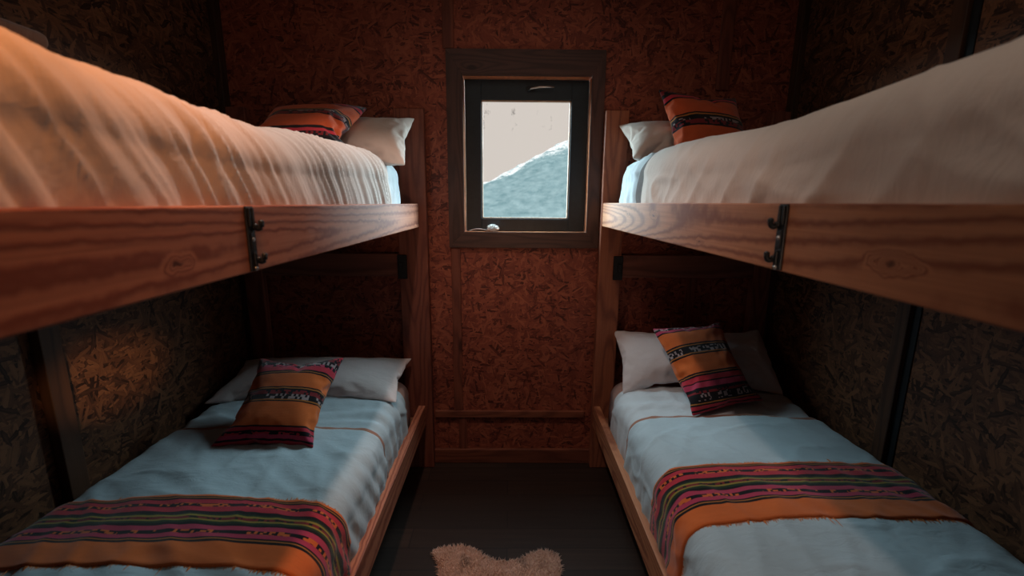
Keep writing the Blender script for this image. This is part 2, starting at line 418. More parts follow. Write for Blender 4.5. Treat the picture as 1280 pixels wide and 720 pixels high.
# reveal lining
RD = YW+0.062
bm = bmesh.new()
box(bm, WX0-0.02, WX0, YW-0.004, RD+0.03, WZ0-0.02, WZ1+0.02); box(bm, WX1, WX1+0.02, YW-0.004, RD+0.03, WZ0-0.02, WZ1+0.02)
box(bm, WX0, WX1, YW-0.004, RD+0.03, WZ1, WZ1+0.02); box(bm, WX0, WX1, YW-0.004, RD+0.03, WZ0-0.02, WZ0)
obj('reveal', bm, REVEAL, win)
# sash
GX0, GX1, GZ0, GZ1 = -0.142, 0.308, H-0.082, H+0.502
SX0, SX1, SZ0, SZ1 = WX0+0.004, WX1-0.004, WZ0+0.002, WZ1-0.004
bm = bmesh.new()
ys0, ys1 = YW+0.040, YW+0.085
box(bm, SX0, GX0, ys0, ys1, SZ0, SZ1, 0.003); box(bm, GX1, SX1, ys0, ys1, SZ0, SZ1, 0.003)
box(bm, GX0-0.002, GX1+0.002, ys0, ys1, GZ1, SZ1, 0.003); box(bm, GX0-0.002, GX1+0.002, ys0, ys1, SZ0, GZ0, 0.003)
sash = obj('sash', bm, SASH, win)
bm = bmesh.new(); b = 0.0065
y0, y1 = ys0+0.006, ys0+0.022
box(bm, GX0, GX0+b, y0, y1, GZ0, GZ1, 0.001); box(bm, GX1-b, GX1, y0, y1, GZ0, GZ1, 0.001)
box(bm, GX0, GX1, y0, y1, GZ1-b, GZ1, 0.001); box(bm, GX0, GX1, y0, y1, GZ0, GZ0+b, 0.001)
obj('glazing_bead', bm, BEAD, win)
obj('pane', boxbm(GX0+0.002, GX1-0.002, ys0+0.026, ys0+0.030, GZ0+0.002, GZ1-0.002), glass_mat(), win)
# stay handle on the sash's top rail
bm = bmesh.new()
hx, hz = 0.115, H+0.553
box(bm, hx-0.035, hx+0.01, ys0-0.008, ys0+0.001, hz-0.012, hz+0.012, 0.003)
hp = obj('handle', bm, BLACKIRON, win)
bm = bmesh.new()
tube(bm, [(hx-0.022, ys0-0.010, hz-0.008), (hx-0.01, ys0-0.024, hz-0.002), (hx+0.03, ys0-0.028, hz+0.003), (hx+0.07, ys0-0.028, hz+0.004), (hx+0.103, ys0-0.026, hz+0.004)], [0.003, 0.0045, 0.0045, 0.004, 0.003], 10)
obj('lever', bm, CHROME, hp, True)

# ------------------------------------------------------------------ mountain outside
def mountain():
    nx, ny = 260, 150
    vs, rid = [], []
    for j in range(ny):
        y = 260 + 640*(j/(ny-1))
        for i in range(nx):
            az = -0.30 + 0.85*i/(nx-1)
            x = az*y
            el = max(0.0415 + (az+0.06)/0.1855*0.0945, 0.022+0.01*math.sin(az*40))
            yr = 620 + 30*nz(az*6, 3.3)
            zr = el*yr
            if y <= yr: t = (y-260)/(yr-260); z = -22 + (zr+22)*t**1.1
            else: t = 1-(y-yr)/(900-yr); z = -22+(zr+22)*max(t, 0)
            r = 1-abs(t-1)
            z += noise.fractal(Vector((x*0.02, y*0.012, 1.7)), 0.7, 2.1, 7)*(5.0 if y < yr+1 else 3)
            vs.append((x, y, z+H)); rid.append(sstep(0.72, 1.0, t))
    fs = [(j*nx+i, j*nx+i+1, (j+1)*nx+i+1, (j+1)*nx+i) for j in range(ny-1) for i in range(nx-1)]
    me = bpy.data.meshes.new('mountain'); me.from_pydata(vs, [], fs)
    at = me.attributes.new('ridge', 'FLOAT', 'POINT'); at.data.foreach_set('value', rid)
    structure(link('mountain', me, mountain_mat(), None, True))
mountain()

def valley():
    nx, ny = 60, 50
    vs = []
    for j in range(ny):
        y = YW+0.6 + 275*(j/(ny-1))**2
        for i in range(nx):
            x = (-1+2*i/(nx-1))*(14+y*0.9)
            vs.append((x, y, -0.6-23.0*sstep(0, 240, y)+H*0.3+0.6*nz(x*0.08, y*0.06, 3.0)*min(1, y/12)))
    fs = [(j*nx+i, j*nx+i+1, (j+1)*nx+i+1, (j+1)*nx+i) for j in range(ny-1) for i in range(nx-1)]
    me = bpy.data.meshes.new('valley_floor'); me.from_pydata(vs, [], fs)
    t = NT('valley_scrub'); p = t.coord()
    t.b.inputs['Specular IOR Level'].default_value = 0.0
    structure(link('land', me, t.out(t.mix(t.noise(p, 0.3, 6.0, 0.7), (0.010, 0.012, 0.010), (0.030, 0.026, 0.020)), 1.0), None, True))
valley()

# ------------------------------------------------------------------ bunk beds
def ladder_bracket(root, sg, a, top, yb):
    bm = bmesh.new()
    xo = sg*a
    def bx(d0, d1, y0, y1, z0, z1, bev): box(bm, min(xo-sg*d0, xo-sg*d1), max(xo-sg*d0, xo-sg*d1), y0, y1, z0, z1, bev)
    bx(-0.0005, 0.004, yb-0.011, yb+0.011, top-0.113, top-0.001, 0.0015)
    bx(0.004, 0.0075, yb-0.0085, yb-0.003, top-0.036, top-0.004, 0.0012)
    bx(0.004, 0.0075, yb+0.002, yb+0.0075, top-0.040, top-0.004, 0.0012)
    bx(0.004, 0.0075, yb-0.003, yb+0.004, top-0.105, top-0.080, 0.0012)
    bx(0.004, 0.006, yb-0.006, yb+0.006, top-0.075, top-0.045, 0.0012)
    p = obj('ladder_bracket', bm, STEEL, root)
    for zt in (top-0.040, top-0.098):
        h = bmesh.new(); pts, rr = [], []
        for q in range(9):
            an = R(-90 + 150*q/8)
            pts.append((xo-sg*(0.0065+0.0065*(1+math.sin(an))*0.5*1.3), yb+0.006+0.006*(q/8), zt+0.008-0.008*math.cos(an)))
            rr.append(0.0046)
        pts.append((xo-sg*0.0150, yb+0.0125, zt+0.013)); rr.append(0.0050)
        pts.append((xo-sg*0.0152, yb+0.0125, zt+0.0155)); rr.append(0.0025)
        tube(h, pts, rr, 10)
        obj('hook', h, STEEL, p, True)
    for zt in (top-0.058, top-0.109):
        s_ = bmesh.new()
        bmesh.ops.create_uvsphere(s_, u_segments=10, v_segments=6, radius=0.0042, matrix=Matrix.Translation((xo-sg*0.0055, yb, zt)) @ Matrix.Diagonal((0.55, 1, 1, 1)))
        obj('screw', s_, CHROME, p, True)

def bunk(which):
    sg, a, top = SIDE[which]
    root = empty('bunk_bed', (sg*0.9, 1.2, 0))
    pine = PINE_L if which == 'left' else PINE_R
    def B(name, d0, d1, y0, y1, z0, z1, mat, bev=0.004):
        x0, x1 = sorted((sg*d0, sg*d1))
        return obj(name, boxbm(x0, x1, y0, y1, z0, z1, bev=bev), mat, root)
    y0 = 0.10
    B('upper_rail', a, a+RAIL_T, y0, Y_END, top-RAIL_H, top, pine, 0.003)
    B('lower_rail', a, a+RAIL_T, y0, Y_END, LOW_TOP-RAIL_H, LOW_TOP, pine, 0.003)
    pin = a-0.038 if which == 'left' else a-0.004
    pm = POST if which == 'left' else POST_PALE
    B('post', pin, a+0.108, Y_END+0.001, YW-0.020, 0, H+0.438, pm)
    B('post', 1.262, 1.352, Y_END+0.001, YW-0.020, 0, H+0.438, POST)
    B('post', a, a+0.09, y0-0.051, y0-0.001, 0, H+0.02, pm)
    B('post', 1.262, 1.352, y0-0.051, y0-0.001, 0, H+0.02, POST)
    B('crossbar', a+0.109, 1.261, Y_END+0.006, Y_END+0.036, H-0.375, H-0.258, BAR)
    B('crossbar', a+0.109, 1.261, Y_END+0.006, Y_END+0.036, 0.26, 0.375, BAR)
    B('wall_rail', 1.352, XW-0.002 if which == 'right' else XW-0.002, y0, 1.19, top-RAIL_H, top-0.065, BAR)
    B('wall_rail', 1.352, XW-0.002, y0, 1.19, LOW_TOP-RAIL_H, LOW_TOP-0.065, BAR)
    for zt in (top-0.062, LOW_TOP-0.062):
        bm = bmesh.new()
        for k in range(16):
            yy = y0+0.02+k*0.13
            x0, x1 = sorted((sg*(a+RAIL_T+0.001), sg*1.352))
            box(bm, x0, x1, yy, yy+0.10, zt-0.02, zt, 0.002)
        x0, x1 = sorted((sg*(a+RAIL_T+0.001), sg*(a+RAIL_T+0.026)))
        box(bm, x0, x1, y0+0.01, Y_END-0.01, zt-0.052, zt-0.0205)
        x0, x1 = sorted((sg*1.327, sg*1.352))
        box(bm, x0, x1, y0+0.01, Y_END-0.01, zt-0.052, zt-0.0205)
        obj('slatted_deck', bm, DECK, root)
    ladder_bracket(root, sg, a, top, 0.757 if which == 'left' else 0.738)
    # black joint plate where the crossbar meets the aisle post
    bm = bmesh.new(); d = a+0.085
    x0, x1 = sorted((sg*(d-0.018), sg*(d+0.030)))
    box(bm, x0, x1, Y_END-0.014, Y_END+0.0005, H-0.385, H-0.262, 0.003)
    x0, x1 = sorted((sg*(d+0.002), sg*(d+0.022)))
    box(bm, x0, x1, Y_END-0.024, Y_END-0.013, H-0.34, H-0.30, 0.003)
    obj('corner_bracket', bm, BLACKIRON, root)
    return root
bl = bunk('left'); tag(bl, 'wooden bunk bed along the left wall, straight-grained reddish upper rail with black ladder bracket', 'bunk bed', 'wooden bunk beds')
br = bunk('right'); tag(br, 'wooden bunk bed along the right wall, pale upper rail with round knots', 'bunk bed', 'wooden bunk beds')

# ------------------------------------------------------------------ bedding laid over a rounded cross-section
def section(W, h, r, rw=0.06, bulge=0.006, crown=0.012, fine=0.006, coarse=0.014):
    """points (d, z, nd, nz, s): from the aisle side's foot, up, over the shoulder, across the top and down the wall side"""
    pts = []
    n = max(6, int((h-r)/fine))
    for i in range(n):
        t = i/n; pts.append((-bulge*math.sin(math.pi*min(1, t*1.1)), t*(h-r), -1.0, 0.0))
    n = max(8, int(r*1.57/fine))
    for i in range(n):
        an = math.pi/2*i/n; pts.append((r-r*math.cos(an), h-r+r*math.sin(an), -math.cos(an), math.sin(an)))
    n = int((W-r-rw)/coarse)
    for i in range(n):
        pts.append((r+(W-r-rw)*i/n, h+crown*math.sin(math.pi*i/n), 0.0, 1.0))
    for i in range(9):
        an = math.pi/2*i/8; pts.append((W-rw+rw*math.sin(an), h-rw+rw*math.cos(an), math.sin(an), math.cos(an)))
    for i in range(1, 8):
        pts.append((W, (h-rw)*(1-i/7), 1.0, 0.0))
    out, s = [], 0.0
    for i, p in enumerate(pts):
        if i: s += math.hypot(p[0]-pts[i-1][0], p[1]-pts[i-1][1])
        out.append(p+(s,))
    return out

def sag(sg, y, zb):
    if zb < 1.0: return 0.0
    return -0.031*math.exp(-((y-0.92)/0.36)**2) - (0.010*(1-sstep(0.3, 0.8, y)) if sg > 0 else 0.0)

def shell(name, sg, x_in, zb, sec, y0, y1, off, wr, mat, parent=None, step=0.009, roll=0.008, edge=None, uvy=None, s_lo=0.0, s_hi=9.0):
    P = [p for p in sec if s_lo <= p[4] <= s_hi]
    ny = max(4, int((y1-y0)/step))
    rows = []
    for k in range(4): rows.append((y0+roll-roll*math.sin(math.pi/2*(3-k)/3 if k < 3 else 0), off-roll+roll*math.cos(math.pi/2*(3-k)/3)))
    for k in range(1, ny): rows.append((y0+roll+(y1-y0-2*roll)*k/ny, off))
    for k in range(4): rows.append((y1-roll+roll*math.sin(math.pi/2*k/3), off-roll+roll*math.cos(math.pi/2*k/3)))
    vs, uvs = [], []
    for (y, of) in rows:
        for (d, z, nd, nzz, s) in P:
            yy = y + (edge(s, (y-y0)/(y1-y0)) if edge else 0.0)
            w = of + (wr(s, yy) if wr else 0.0)
            vs.append((sg*(x_in + d + nd*w), yy, zb + z + nzz*w + sag(sg, yy, zb)*min(1.0, z/0.2)))
            uvs.append((s, 1-(y-y0)/(y1-y0)))
    m = len(P)
    fs = []
    for j in range(len(rows)-1):
        for i in range(m-1):
            f = (j*m+i, j*m+i+1, (j+1)*m+i+1, (j+1)*m+i)
            fs.append(f if sg < 0 else f[::-1])
    me = bpy.data.meshes.new(name); me.from_pydata(vs, [], fs)
    ul = me.uv_layers.new(name='UVMap')
    for lp in me.loops: ul.data[lp.index].uv = uvs[lp.vertex_index]
    o = link(name, me, mat, parent, True)
    so = o.modifiers.new('thickness', 'SOLIDIFY'); so.thickness = 0.004; so.offset = -1.0
    return o

def mattress(sg, x_in, zb, W, h, r, y0, y1, mat, label, group):
    sec = section(W, h, r, 0.07, 0.004, 0.008, 0.012, 0.03)
    re = 0.06
    rows = [(y0+re*(1-math.sin(math.pi/2*k/5)), re*(1-math.cos(math.pi/2*(1-k/5)))) for k in range(6)]
    rows += [(y0+(y1-y0)*t, 0.0) for t in (0.1, 0.16, 0.22, 0.28, 0.34, 0.4, 0.46, 0.52, 0.6, 0.7, 0.8, 0.9)]
    rows += [(y1-re*(1-math.sin(math.pi/2*(5-k)/5)), re*(1-math.cos(math.pi/2*k/5))) for k in range(6)]
    bm = bmesh.new(); prev = None; first = None
    for y, e in rows:
        ring = []
        for d, z, nd, nzz, s in sec:
            ee = e*0.8
            ring.append(bm.verts.new((sg*(x_in+d-nd*ee*1.0), y, zb+max(0.0, z-max(0.0, nzz)*ee)+sag(sg, y, zb)*min(1.0, z/0.2))))
        if prev:
            for i in range(len(ring)): bm.faces.new((prev[i], prev[(i+1) % len(ring)], ring[(i+1) % len(ring)], ring[i]))
        else: first = ring
        prev = ring
    bm.faces.new(first[::-1]); bm.faces.new(prev)
    o = obj('mattress', bm, mat, None, True)
    # piping seam round the top edge of the head end
    tag(o, label, 'mattress', group)
    return o

def soft(s, y, seed, a1=0.004, a2=0.0025, f1=3.0, f2=9.0, lean=0.6):
    q = y*math.cos(lean)+s*math.sin(lean); t = -y*math.sin(lean)+s*math.cos(lean)
    return a1*nz(q*f1*0.5, t*f1*1.6, seed) + a2*(1-abs(nz(q*f2*0.45, t*f2*1.5, seed+5))*2.2)

# levels: bottom of mattress, height so that tops stand 0.19 / 0.21 above the rail
def level(which, lower):
    sg, a, top = SIDE[which]
    t = LOW_TOP if lower else top
    zb = t-0.060
    h = 0.060 + (0.205 if lower else 0.188)
    x_in = a + 0.006 + RAIL_T + 0.004
    return sg, x_in, zb, h

def gather(s, y):                      # upright folds of the tucked-in cover, upper left bunk
    side = 1-sstep(0.21, 0.42, s)
    ph = y + 0.45*s + 0.030*nz(y*3.1, s*3, 1.3) + 0.012*nz(y*9.0, s*5, 4.3)
    v = nz(ph*24.0, s*1.1, 7.7); v2 = nz(ph*55.0, s*2.5, 2.7); v3 = nz(ph*11.0, s*0.8, 5.9)
    fold = (1-min(1, abs(v)*3.2))**1.4
    amp = 0.55+0.75*nz(y*4.5, s*4, 9.1)
    low = 1-0.45*sstep(0.0, 0.05, 0.05-s)
    return side*low*(0.0125*fold*max(0.15, amp) + 0.0085*v3 + 0.0030*v2*(0.5+amp)) + 0.003*nz(y*3, s*3, 4.4)

def calm_right(s, y):
    side = 1-sstep(0.13, 0.27, s)
    up = (1-min(1, abs(nz((y+0.35*s)*6.5+0.6*nz(y*2, s*3, 2.0), s*1.6, 3.9))*2.6))**1.5
    fo = (1-min(1, abs(nz(y*3.0+s*2.6, s*7-y*4.0, 6.6))*2.6))**1.5
    low = 1-sstep(0.04, 0.16, s)
    return (0.010*nz(y*2.3+s*1.5, s*5-y*1.3, 3.1)*(0.12+side) + 0.013*fo*side*max(0, 0.5+nz(y*2.2, s*4, 1.2)) + 0.012*up*side*max(0, 0.35+nz(y*1.7, 2.2, 7.2))
            + 0.006*nz(y*6+s*5, s*10-y*4, 8.8)*side + 0.007*nz(y*14, s*5, 5.5)*side*low + creases(s, y, 71.0, 0.005))

def creases(s, y, seed, amp):           # thin sharp creases wandering over the cloth
    a = nz(y*2.6+s*1.2+0.5*nz(y*4, s*4, seed), s*5.5-y*1.1, seed+1)
    b = nz(y*6.0-s*3.0, s*3.5+y*1.5+0.4*nz(y*5, s*5, seed+3), seed+7)
    m = max(0, 0.35+nz(y*1.9, s*2.3, seed+4))
    return amp*((1-min(1, abs(a)*9))**1.3*m + 0.7*(1-min(1, abs(b)*8))**1.3*(1-m)*0.7)

def low_left(s, y):
    side = 1-sstep(0.16, 0.30, s)
    f = 0.005*math.sin((y+0.5*s+0.03*nz(y*3, s*2, 2.2))*2*math.pi/0.075)*side*(0.4+0.9*abs(nz(y*4, s*3, 6.1)))
    return f + creases(s, y, 41.0, 0.009) + soft(s, y, 12.0, 0.007, 0.0055, 3.2, 9.0, 0.9)*(1-0.5*side)

def low_right(s, y):
    side = 1-sstep(0.16, 0.30, s)
    f = 0.0035*math.sin((y+0.4*s+0.03*nz(y*3, s*2, 7.2))*2*math.pi/0.085)*side*(0.3+0.9*abs(nz(y*4, s*3, 1.1)))
    near = sstep(1.1, 0.7, y)
    return f + creases(s, y, 57.0, 0.009) + soft(s, y, 31.0, 0.007, 0.0045, 3.0, 9.0, -0.7) + near*0.006*nz(y*9, s*14, 3.3)

def sheetw(seed, a=0.004, hem=0.0):
    def f(s, y):
        k = sstep(hem+0.015, hem+0.075, y)
        c = math.sin((y*1.0+0.12*s+0.02*nz(s*4, y*5, seed))*2*math.pi/0.085)
        return k*(0.003 + a*0.6*c*(0.5+nz(s*3, y*4, seed+2)) + soft(s, y, seed, a, a*0.7, 4, 10, 1.3) + creases(s, y, seed+20, a*0.8))
    return f

BED = {}
for which in ('left', 'right'):
    for lower in (False, True):
        sg, x_in, zb, h = level(which, lower)
        W = 1.315-x_in-(0.02 if not lower else 0.0)
        r = 0.085 if not lower else 0.075
        BED[which, lower] = dict(sg=sg, x=x_in, zb=zb, h=h, W=W, r=r)
        bunkname = ('lower' if lower else 'upper')+' bunk of the '+which+' bed'
        col = 'salmon' if lower else 'white'
        mattress(sg, x_in+0.012, zb, W-0.024, h-0.012, r, 0.135, 2.065 if lower else 2.03, TICK if lower else TICK_W,
                 {('left', False): 'white mattress on the upper bunk of the left bed, bare end by the post',
                  ('right', False): 'white mattress on the upper bunk of the right bed, mostly covered',
                  ('left', True): 'salmon mattress showing at the head of the left lower bunk',
                  ('right', True): 'salmon mattress showing at the head of the right lower bunk'}[which, lower], 'bunk mattresses')

def cover(which, lower, y0, hem, wr, mat, label, seed, lining_or_hem_shade=True, edge=None, lw=0.022, lm=None):
    b = BED[which, lower]
    sec = section(b['W'], b['h'], b['r'])
    o = shell('bed_cover', b['sg'], b['x'], b['zb'], sec, y0, hem, 0.008, wr, mat, edge=edge, roll=0.011, step=0.0055)
    if lining_or_hem_shade:
        shell('lining_or_hem_shade', b['sg'], b['x'], b['zb'], sec, hem-0.05, hem+lw, 0.002, wr, lm or LINING, o, edge=edge, roll=0.006)  # on the upper right bunk this strip only stands in for hem shade
    return tag(o, label, 'bed cover', 'bed covers')
def under_sheet(which, lower, y0, y1, wr, mat, label):
    b = BED[which, lower]
    sec = section(b['W'], b['h'], b['r'])
    o = shell('bed_sheet', b['sg'], b['x'], b['zb'], sec, y0, y1, -0.005, wr, mat, roll=0.005)
    return tag(o, label, 'sheet', 'bed sheets')

def hem_wave(seed, amp=0.012, tilt=0.0):
    def f(s, t): return (t**6)*(amp*nz(s*4, 0.3, seed) + tilt*s)
    return f
cover('left', False, 0.16, 1.80, gather, COVER_L, 'cream bed cover gathered in upright folds on the upper left bunk', 1, False, hem_wave(1.0, 0.02, -0.03))
cover('right', False, 0.16, 1.635, calm_right, COVER_R, 'smooth oatmeal bed cover on the upper right bunk', 2, True, hem_wave(2.0, 0.02, 0.02), 0.06, HEM_SHADE)
cover('left', True, 0.16, 1.535, low_left, SHEET_B, 'pale blue bed cover on the lower left bunk beneath a striped throw', 3, True, hem_wave(3.0))
cover('right', True, 0.16, 1.640, low_right, SHEET_B, 'pale blue bed cover on the lower right bunk beneath a striped throw', 4, True, hem_wave(4.0))
under_sheet('left', False, 1.70, 1.975, sheetw(11, 0.004, 1.80), SHEET_W, 'white sheet end showing past the cream cover, upper left bunk')
under_sheet('right', False, 1.52, 1.985, sheetw(12, 0.012, 1.70), SHEET_W, 'white sheet bunched past the oatmeal cover, upper right bunk')
under_sheet('left', True, 1.44, 1.935, sheetw(13, 0.010, 1.56), SHEET_B, 'pale sheet turned back under the pillow, lower left bunk')
under_sheet('right', True, 1.54, 1.945, sheetw(14, 0.010, 1.67), SHEET_W, 'white sheet turned back under the pillow, lower right bunk')

# ------------------------------------------------------------------ striped throws with frayed edges
def throw(which, y0, y1, wr, label, tilt):
    b = BED[which, True]
    sec = section(b['W'], b['h'], b['r'])
    def edge(s, t): return tilt*(s-0.5) + 0.006*nz(s*5, t*2, 3.0 if which == 'left' else 8.0)
    def w2(s, y): return wr(s, y) + 0.0022*nz(s*7, y*22, 4.4) + 0.0015
    o = shell('striped_throw', b['sg'], b['x'], b['zb'], sec, y0, y1, 0.0125, w2, THROW, edge=edge, roll=0.004, step=0.006, s_lo=0.035, s_hi=1.17)
    tag(o, label, 'throw', 'striped throws')
    bm = bmesh.new(); rnd = random.Random(which)
    P = [p for p in sec if 0.035 <= p[4] <= 1.17]
    for ye, dr in ((y1, 1), (y0, -1)):
        s = P[0][4]; i = 0
        while s < P[-1][4]:
            while i < len(P)-2 and P[i+1][4] < s: i += 1
            p, q = P[i], P[i+1]; f = (s-p[4])/max(1e-6, q[4]-p[4])
            d, z, nd, nn = [p[k]+(q[k]-p[k])*f for k in range(4)]
            L = rnd.uniform(0.016, 0.030); sk = rnd.uniform(-0.006, 0.006)
            if rnd.random() < 0.02: L *= 1.9
            pts = []
            for k in range(4):
                t = k/3; yy = ye-dr*0.004 + dr*L*t + edge(s, 1 if dr > 0 else 0)
                w = w2(s, yy)+0.0105-0.005*t+0.002*rnd.random()
                pts.append((b['sg']*(b['x']+d+nd*w+sk*t*abs(nn)), yy, b['zb']+z+nn*w+sk*t*abs(nd)))
            tube(bm, pts, [0.0017, 0.0016, 0.0014, 0.0007], 4)
            s += rnd.uniform(0.0018, 0.0034)
    fr = obj('fringe', bm, FRINGE, o, True); fr['kind'] = 'stuff'
    return o
FRINGE = plain('orange_yarn_ends', (0.55, 0.17, 0.05), 0.95, 0, 0.3, 160.0)
throw('left', 0.888, 1.128, low_left, 'striped crimson and orange throw across the lower left bunk', 0.0)
throw('right', 1.050, 1.300, low_right, 'striped crimson and orange throw across the lower right bunk', 0.02)

# ------------------------------------------------------------------ pillows and cushions: stuffed cloth
def stuffed(w, h, nx, ny, pressure, shrink, frames, seed, thick):
    idx, vs = {}, []
    for side in (0, 1):
        for j in range(ny+1):
            for i in range(nx+1):
                e = i in (0, nx) or j in (0, ny)
                if side and e: idx[1, i, j] = idx[0, i, j]; continue
                idx[side, i, j] = len(vs)
                z = 0 if e else ((.004 if side == 0 else -.004) + nz(i*.3+seed*7.1, j*.3, side*5.0)*.006)
                vs.append((w*(i/nx-.5), h*(j/ny-.5), z))
    fs, uv = [], []
    for side in (0, 1):
        for j in range(ny):
            for i in range(nx):
                q = [(i, j), (i+1, j), (i+1, j+1), (i, j+1)]
                if side: q = q[::-1]
                fs.append([idx[(side,)+p] for p in q]); uv += [(p[0]/nx, p[1]/ny) for p in q]
    me = bpy.data.meshes.new('stuffing'); me.from_pydata(vs, [], fs)
    o = bpy.data.objects.new('stuffing', me); COL.objects.link(o)
    m = o.modifiers.new('c', 'CLOTH'); s = m.settings
    s.quality = 6; s.mass = .2; s.tension_stiffness = 20; s.compression_stiffness = 20; s.shear_stiffness = 8; s.bending_stiffness = .15
    s.use_pressure = True; s.uniform_pressure_force = pressure; s.shrink_min = shrink; s.air_damping = 3
    s.effector_weights.gravity = 0; m.collision_settings.use_collision = False
    m.point_cache.frame_start = 1; m.point_cache.frame_end = frames
    for f in range(1, frames+1): S.frame_set(f)
    dg = bpy.context.evaluated_depsgraph_get()
    out = bpy.data.meshes.new_from_object(o.evaluated_get(dg))
    bpy.data.objects.remove(o); S.frame_set(1)
    while out.uv_layers: out.uv_layers.remove(out.uv_layers[0])
    ul = out.uv_layers.new(name='UVMap')
    for k, c in enumerate(uv): ul.data[k].uv = c
    co = [v.co.copy() for v in out.vertices]
    for ax, want in ((0, w), (1, h), (2, thick)):
        lo = min(c[ax] for c in co); hi = max(c[ax] for c in co)
        for c in co: c[ax] = (c[ax]-(lo+hi)/2)*want/(hi-lo)
    for v, c in zip(out.vertices, co): v.co = c
    return out

PIL1 = stuffed(.80, .46, 60, 36, 2.5, -0.06, 36, 1, 0.15)
PIL2 = stuffed(.78, .46, 60, 36, 2.2, -0.08, 36, 4, 0.15)
CUS1 = stuffed(.40, .42, 36, 36, 5, 0.0, 36, 2, 0.13)
CUS2 = stuffed(.40, .42, 36, 36, 3, 0.0, 36, 6, 0.13)

def place(name, src, mat, centre, u, v, size, deform, label, cat, group):
    me = src.copy(); me.name = name; me.materials.clear()
    xs = [q.co.copy() for q in me.vertices]
    w = max(c.x for c in xs)*2; h = max(c.y for c in xs)*2; t = max(c.z for c in xs)*2
    u = Vector(u).normalized(); v = Vector(v); v = (v-u*v.dot(u)).normalized(); n = u.cross(v)
    c0 = Vector(centre)
    base = min((u*c.x*size[0]/w+v*c.y*size[1]/h+n*c.z*size[2]/t).z for c in xs)
    for q, c in zip(me.vertices, xs):
        a, b = c.x*2/w, c.y*2/h
        p = Vector((c.x*size[0]/w, c.y*size[1]/h, c.z*size[2]/t))
        if deform: p = deform(a, b, p)
        q.co = u*p.x+v*p.y+n*p.z
    o = link(name, me, mat, None, True); o.location = c0
    sb = o.modifiers.new('smooth', 'SUBSURF'); sb.levels = 1; sb.render_levels = 1
    return tag(o, label, cat, group)

def bend(k, kx=0.0, tw=0.0):
    def f(a, b, p): return Vector((p.x, p.y, p.z + k*b*b + kx*a*a + tw*a*b))
    return f

ML, MR = BED['left', True], BED['right', True]
zl = ML['zb']+ML['h']; zu_l = BED['left', False]['zb']+BED['left', False]['h']; zu_r = BED['right', False]['zb']+BED['right', False]['h']
# lower left: long pillow lying nearly flat; cushion leaning on it
place('pillow', PIL1, PILLOW, (-0.925, 1.955, zl+0.056), (1, 0.03, 0.0), (0, 1, 0.16), (0.86, 0.40, 0.135), bend(0.0, -0.015),
      'long white pillow at the head of the lower left bunk', 'pillow', 'white pillows')
place('cushion', CUS1, CUSH_A, (-0.872, 1.575, zl+0.118), (1, 0.02, 0.0), (-0.03, 0.85, 0.48), (0.368, 0.42, 0.13), bend(0.012),
      'striped orange cushion lying on the lower left bunk, wide crimson bands at its top', 'cushion', 'striped cushions')
# lower right: pillow leaning on the headboard, cushion turned to the aisle
place('pillow', PIL2, PILLOW, (0.918, 2.020, zl+0.138), (1, -0.06, 0.02), (0, 0.78, 0.62), (0.76, 0.38, 0.15), bend(-0.03),
      'white pillow propped at the head of the lower right bunk', 'pillow', 'white pillows')
place('cushion', CUS2, CUSH_B, (0.895, 1.845, zl+0.162), (0.96, 0.24, 0.035), (-0.02, 0.74, 0.66), (0.375, 0.43, 0.12), bend(0.012),
      'striped orange cushion leaning on the lower right bunk pillow, dark patterned band at its base', 'cushion', 'striped cushions')
# upper left
place('pillow', PIL2, PILLOW_U, (-0.745, 1.955, zu_l+0.082), (1, 0.10, -0.04), (-0.1, 0.80, 0.60), (0.63, 0.40, 0.16), bend(0.0, 0.02),
      'ivory pillow on the upper left bunk, its corner overhanging beside the post', 'pillow', 'white pillows')
place('cushion', CUS2, CUSH_C, (-0.795, 1.79, zu_l+0.108), (1, 0.04, 0.02), (-0.05, 0.86, 0.50), (0.40, 0.42, 0.12), bend(0.0),
      'striped red cushion lying tilted on the upper left bunk', 'cushion', 'striped cushions')
# upper right
place('pillow', PIL1, PILLOW_U, (0.80, 2.02, zu_r+0.080), (1, -0.05, -0.03), (0, 0.85, 0.5), (0.58, 0.38, 0.16), bend(0.0, 0.0),
      'ivory pillow on the upper right bunk behind a striped cushion', 'pillow', 'white pillows')
place('cushion', CUS1, CUSH_C, (0.822, 1.885, zu_r+0.105), (0.97, 0.18, -0.05), (-0.05, 0.5, 0.85), (0.39, 0.41, 0.13), bend(0.0),
      'striped red cushion standing upright on the upper right bunk', 'cushion', 'striped cushions')

# ------------------------------------------------------------------ folded brown blanket on the upper left bunk
def folded_blanket():
    root = empty('folded_blanket', (-1.09, 0.60, zu_l+0.012))
    for k in range(5):
        z0 = zu_l-0.012+k*0.034
        bm = boxbm(-1.26+0.006*k, -0.93-0.007*k, 0.25, 1.04-0.012*k, z0, z0+0.0335, bev=0.014, seg=4)
        bmesh.ops.subdivide_edges(bm, edges=[e for e in bm.edges if e.calc_length() > 0.2], cuts=10, use_grid_fill=True)
        for v in bm.verts: v.co.z += 0.002*nz(v.co.x*9, v.co.y*9, k)
        obj('fold', bm, BROWN_WOOL, root, True)
    tag(root, 'folded brown blanket at the near end of the upper left bunk', 'blanket')
folded_blanket()

